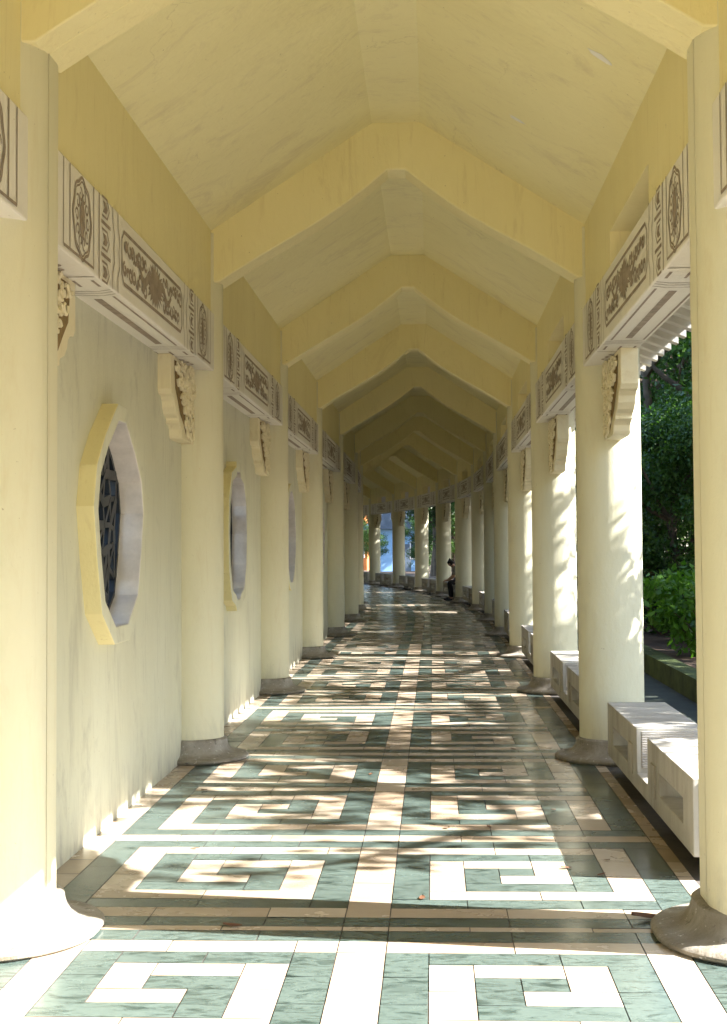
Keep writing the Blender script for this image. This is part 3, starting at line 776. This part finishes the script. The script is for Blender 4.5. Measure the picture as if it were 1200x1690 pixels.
# the row that shades the walk from the right
row = [(6, 8.1, 7.6, 0.95), (1, 9.9, 6.2, 0.62), (4, 10.8, 8.4, 1.0), (5, 13.2, 7.4, 1.05), (6, 17.4, 8.4, 0.95), (5, 20.8, 8.8, 0.95), (4, 23.4, 7.9, 1.05), (6, 26.6, 7.4, 1.0), (4, 30.0, 8.2, 1.0), (5, 33.4, 7.2, 1.15), (6, 37.0, 7.9, 1.05), (4, 40.6, 7.2, 1.1), (6, 44.2, 8.0, 1.0), (5, 48.0, 7.2, 1.15), (4, 52.0, 7.8, 1.1), (6, 56.0, 7.2, 1.1), (5, 60.0, 8.0, 1.15), (4, 64.5, 7.3, 1.1), (6, 69.0, 7.6, 1.1)]
ORDT = ORD + ['thirteenth', 'fourteenth', 'fifteenth', 'sixteenth', 'seventeenth', 'eighteenth', 'nineteenth']
for n, (i, s, u, sc) in enumerate(row):
    tree(i, at(s + (0.7 if n < 3 else 1.2), u), n * 1.9, sc, f'broadleaf tree shading the right columns, {ORDT[n]} of its row from the camera', 'trees shading the right side of the walk')
back = [(3, 28.5, 4.9, 0.62), (1, 33, 5.4, 0.62), (3, 38, 5.6, 0.7), (1, 43, 6.4, 0.75), (3, 49, 7.6, 0.85), (0, 55, 9.6, 1.0), (2, 58, 12, 1.1), (3, 62, 8.6, 1.1), (0, 66, 11.5, 1.2), (2, 72, 12, 1.2), (0, 80, 10, 1.3)]
N_SEEN = len(back)
back += [(2, 25.5 + 3.7 * q, 10.2 + (q % 2) * 1.2, 0.9 + 0.06 * (q % 3)) for q in range(14)]  # from here on unseen trees, added to keep sky and sun off the walk
back += [(q % 3 + 4, 15.5 + 3.6 * q, 11.0, 0.95) for q in range(4)]
back += [(1, -16 + 4.6 * q, 14.2 + (q % 3) * 0.8, 0.98 + 0.05 * (q % 2)) for q in range(20)]
for n, (i, s, u, sc) in enumerate(back):
    tree(i, at(s, u), n * 2.3 + 0.7, sc, 'unseen broadleaf tree to the right, added to block sky light and sun' if n >= N_SEEN else 'dark broadleaf tree in the mass of foliage behind the right gap', 'unseen trees added to dim the walk' if n >= N_SEEN else 'trees massed behind the right colonnade')

# bushes beyond the kerb
def bush_mesh(seed, mat, r, n, per, size):
    rnd = random.Random(seed); cs, rs, b = [], [], MB()
    for i in range(n):
        a, q = rnd.uniform(0, 6.28), r * math.sqrt(rnd.random()); c = (q * math.cos(a), q * math.sin(a), rnd.uniform(0.25, 0.95) * r)
        cs.append(c); rs.append(rnd.uniform(0.2, 0.38) * r)
        b.tube([(c[0] * 0.15, c[1] * 0.15, -0.1), (c[0] * 0.55, c[1] * 0.55, c[2] * 0.55), c], [0.02, 0.014, 0.006], 5)
    return b.mesh('stem', ['bark'], 60), leaves_mesh('foliage', cs, rs, per, size, mat, seed, 0.7)
BU = [bush_mesh(21, 'leaf_bright', 1.15, 26, 900, 0.15), bush_mesh(22, 'leaf_dark', 1.1, 24, 800, 0.13)]
for n, (i, s, u, sc, lab) in enumerate([(0, 22.5, 4.7, 1.0, 'bright green sunlit bush nearest the kerb, beside the cracked right column'), (0, 25.2, 5.4, 1.1, 'bright green bush just behind the nearest sunlit bush'),
        (1, 28.0, 4.9, 1.2, 'dark low bush behind the bright green bushes'), (1, 32.0, 5.6, 1.4, 'dark bush at the foot of the tree mass'), (1, 24.0, 6.9, 1.3, 'dark bush to the right of the bright bushes')]):
    e = empty('bush', at(s, u, -0.08), n * 1.3, label=lab, category='bush'); e.scale = (sc,) * 3
    obj('stem', BU[i][0], e); obj('foliage', BU[i][1], e)

# beyond the far end and outside the left wall
far = [(2, 6.5, 92, 1.2), (0, 4.2, 82, 0.9), (2, 10, 88, 1.3), (1, 7.6, 79, 1.0), (0, 13, 84, 1.3), (3, 4.4, 112, 1.2), (3, 4.0, 98.5, 0.55), (3, 5.9, 97, 0.7), (1, -0.6, 113, 0.55), (1, 0.6, 99, 0.42), (0, 8.0, 103.5, 0.95), (2, 11.5, 99, 1.0), (1, 14, 104, 1.2), (2, 1.5, 135, 1.5), (2, 8, 130, 1.6), (2, -6, 138, 1.5), (2, 16, 76, 1.3)]  # a few on the right are added to shade the pale blue house
for n, (i, x, y, sc) in enumerate(far):
    tree(i, (x, y, -0.3), n * 1.1, sc, 'dark tree standing beyond the far bend of the walkway', 'trees beyond the far bend')
for n, (i, s, u, sc) in enumerate([(0, 14, -9, 1.0), (1, 22, -8, 1.1), (2, 31, -9, 1.0), (3, 41, -8, 1.1)]):
    tree(i, at(s, u, -0.3), n * 1.7, sc, 'tree in the garden behind the left wall, glimpsed through its windows', 'trees behind the left wall')
# pale blue house and its red-roofed neighbour
def house(name, loc, rz, w_, d_, h_, wallm, roofm, label):
    e = empty(name, loc, rz, label=label, category='house')
    b = MB(); b.box(-w_ / 2, w_ / 2, 0, d_, -0.4, h_)
    wl = obj('wall', b.mesh('wall', [wallm]), e)
    b = MB(); b.prism([(-w_ / 2 - 0.5, h_ - 0.1), (w_ / 2 + 0.5, h_ - 0.1), (w_ / 2 + 0.5, h_ + 0.12), (0, h_ + 1.9), (-w_ / 2 - 0.5, h_ + 0.12)], -0.5, d_ + 0.5)
    obj('roof', b.mesh('roof', [roofm]), e)
    b = MB(); b.box(w_ * 0.12 - 0.45, w_ * 0.12 + 0.45, -0.05, 0.02, -0.1, 2.1); obj('door', b.mesh('door', ['roof_tile']), e)
    for x in (w_ * 0.36,):
        b = MB(); b.box(x - 0.5, x + 0.5, -0.06, 0.05, 1.0, 2.3); wn = obj('window', b.mesh('window', ['marble']), e)
        b = MB(); b.box(x - 0.42, x - 0.03, -0.075, -0.055, 1.08, 2.22); b.box(x + 0.03, x + 0.42, -0.075, -0.055, 1.08, 2.22); obj('pane', b.mesh('pane', ['glass_dark']), wn)
house('pale_blue_house', (2.55, 106, -0.3), 0.05, 3.6, 6, 3.3, 'house_wall', 'roof_tile', 'pale blue house in shade seen between the farthest columns')
house('orange_house', (-2.2, 122, -0.3), -0.2, 5.0, 6, 3.6, 'terracotta', 'terracotta', 'orange walled house in sun beyond the far bend, left of the blue house')

# ------------------------------------------------------------------ fallen leaves on the floor
lm = MB(); n = 10
vs = [(0.5 - i / (n - 1), 0, 0.0) for i in range(n)]
L_ = [(0.5 - i / (n - 1), 0.26 * math.sin(math.pi * i / (n - 1)) ** 0.8, 0.06 + 0.16 * (i / (n - 1)) ** 2) for i in range(n)]
R_ = [(0.5 - i / (n - 1), -0.26 * math.sin(math.pi * i / (n - 1)) ** 0.8, 0.04 + 0.12 * (i / (n - 1)) ** 2) for i in range(n)]
C_ = [(0.5 - i / (n - 1), 0, 0.02 + 0.10 * (i / (n - 1)) ** 2) for i in range(n)]
lm.add(L_ + C_ + R_, [[i, i + 1, n + i + 1, n + i] for i in range(n - 1)] + [[n + i, n + i + 1, 2 * n + i + 1, 2 * n + i] for i in range(n - 1)])
lm = lm.mesh('fallen_leaf', ['dry_leaf'], 60)
sp = [(6.55, 1.20, 0.16, 'curled brown dry leaf resting against the cracked right column base'), (6.38, -0.62, 0.085, 'curled dry leaf on the shaded green stripe left of the floor centre')]
small = [(8.6, 0.33), (8.63, 0.58), (8.3, 0.39), (7.55, 0.93), (7.4, 1.09), (7.75, 1.16), (8.0, -1.05), (9.9, -1.3), (9.2, 1.0), (11.9, 0.9), (6.9, 0.2), (10.6, -0.2)]
rnd = random.Random(9)
for s, u, sc, lab in sp:
    o = obj('fallen_leaf', lm, label=lab, category='leaf', group='dry leaves fallen on the floor'); o.location = P(s, u, 0.003); o.scale = (sc,) * 3; o.rotation_euler = (0, 0, 0.2)
for s, u in small:
    o = obj('fallen_leaf', lm, label='tiny dry brown leaf lying on the sunlit floor tiles', category='leaf', group='dry leaves fallen on the floor')
    o.location = P(s, u, 0.003); o.scale = (rnd.uniform(0.04, 0.07),) * 3; o.rotation_euler = (0, 0, rnd.uniform(0, 6))
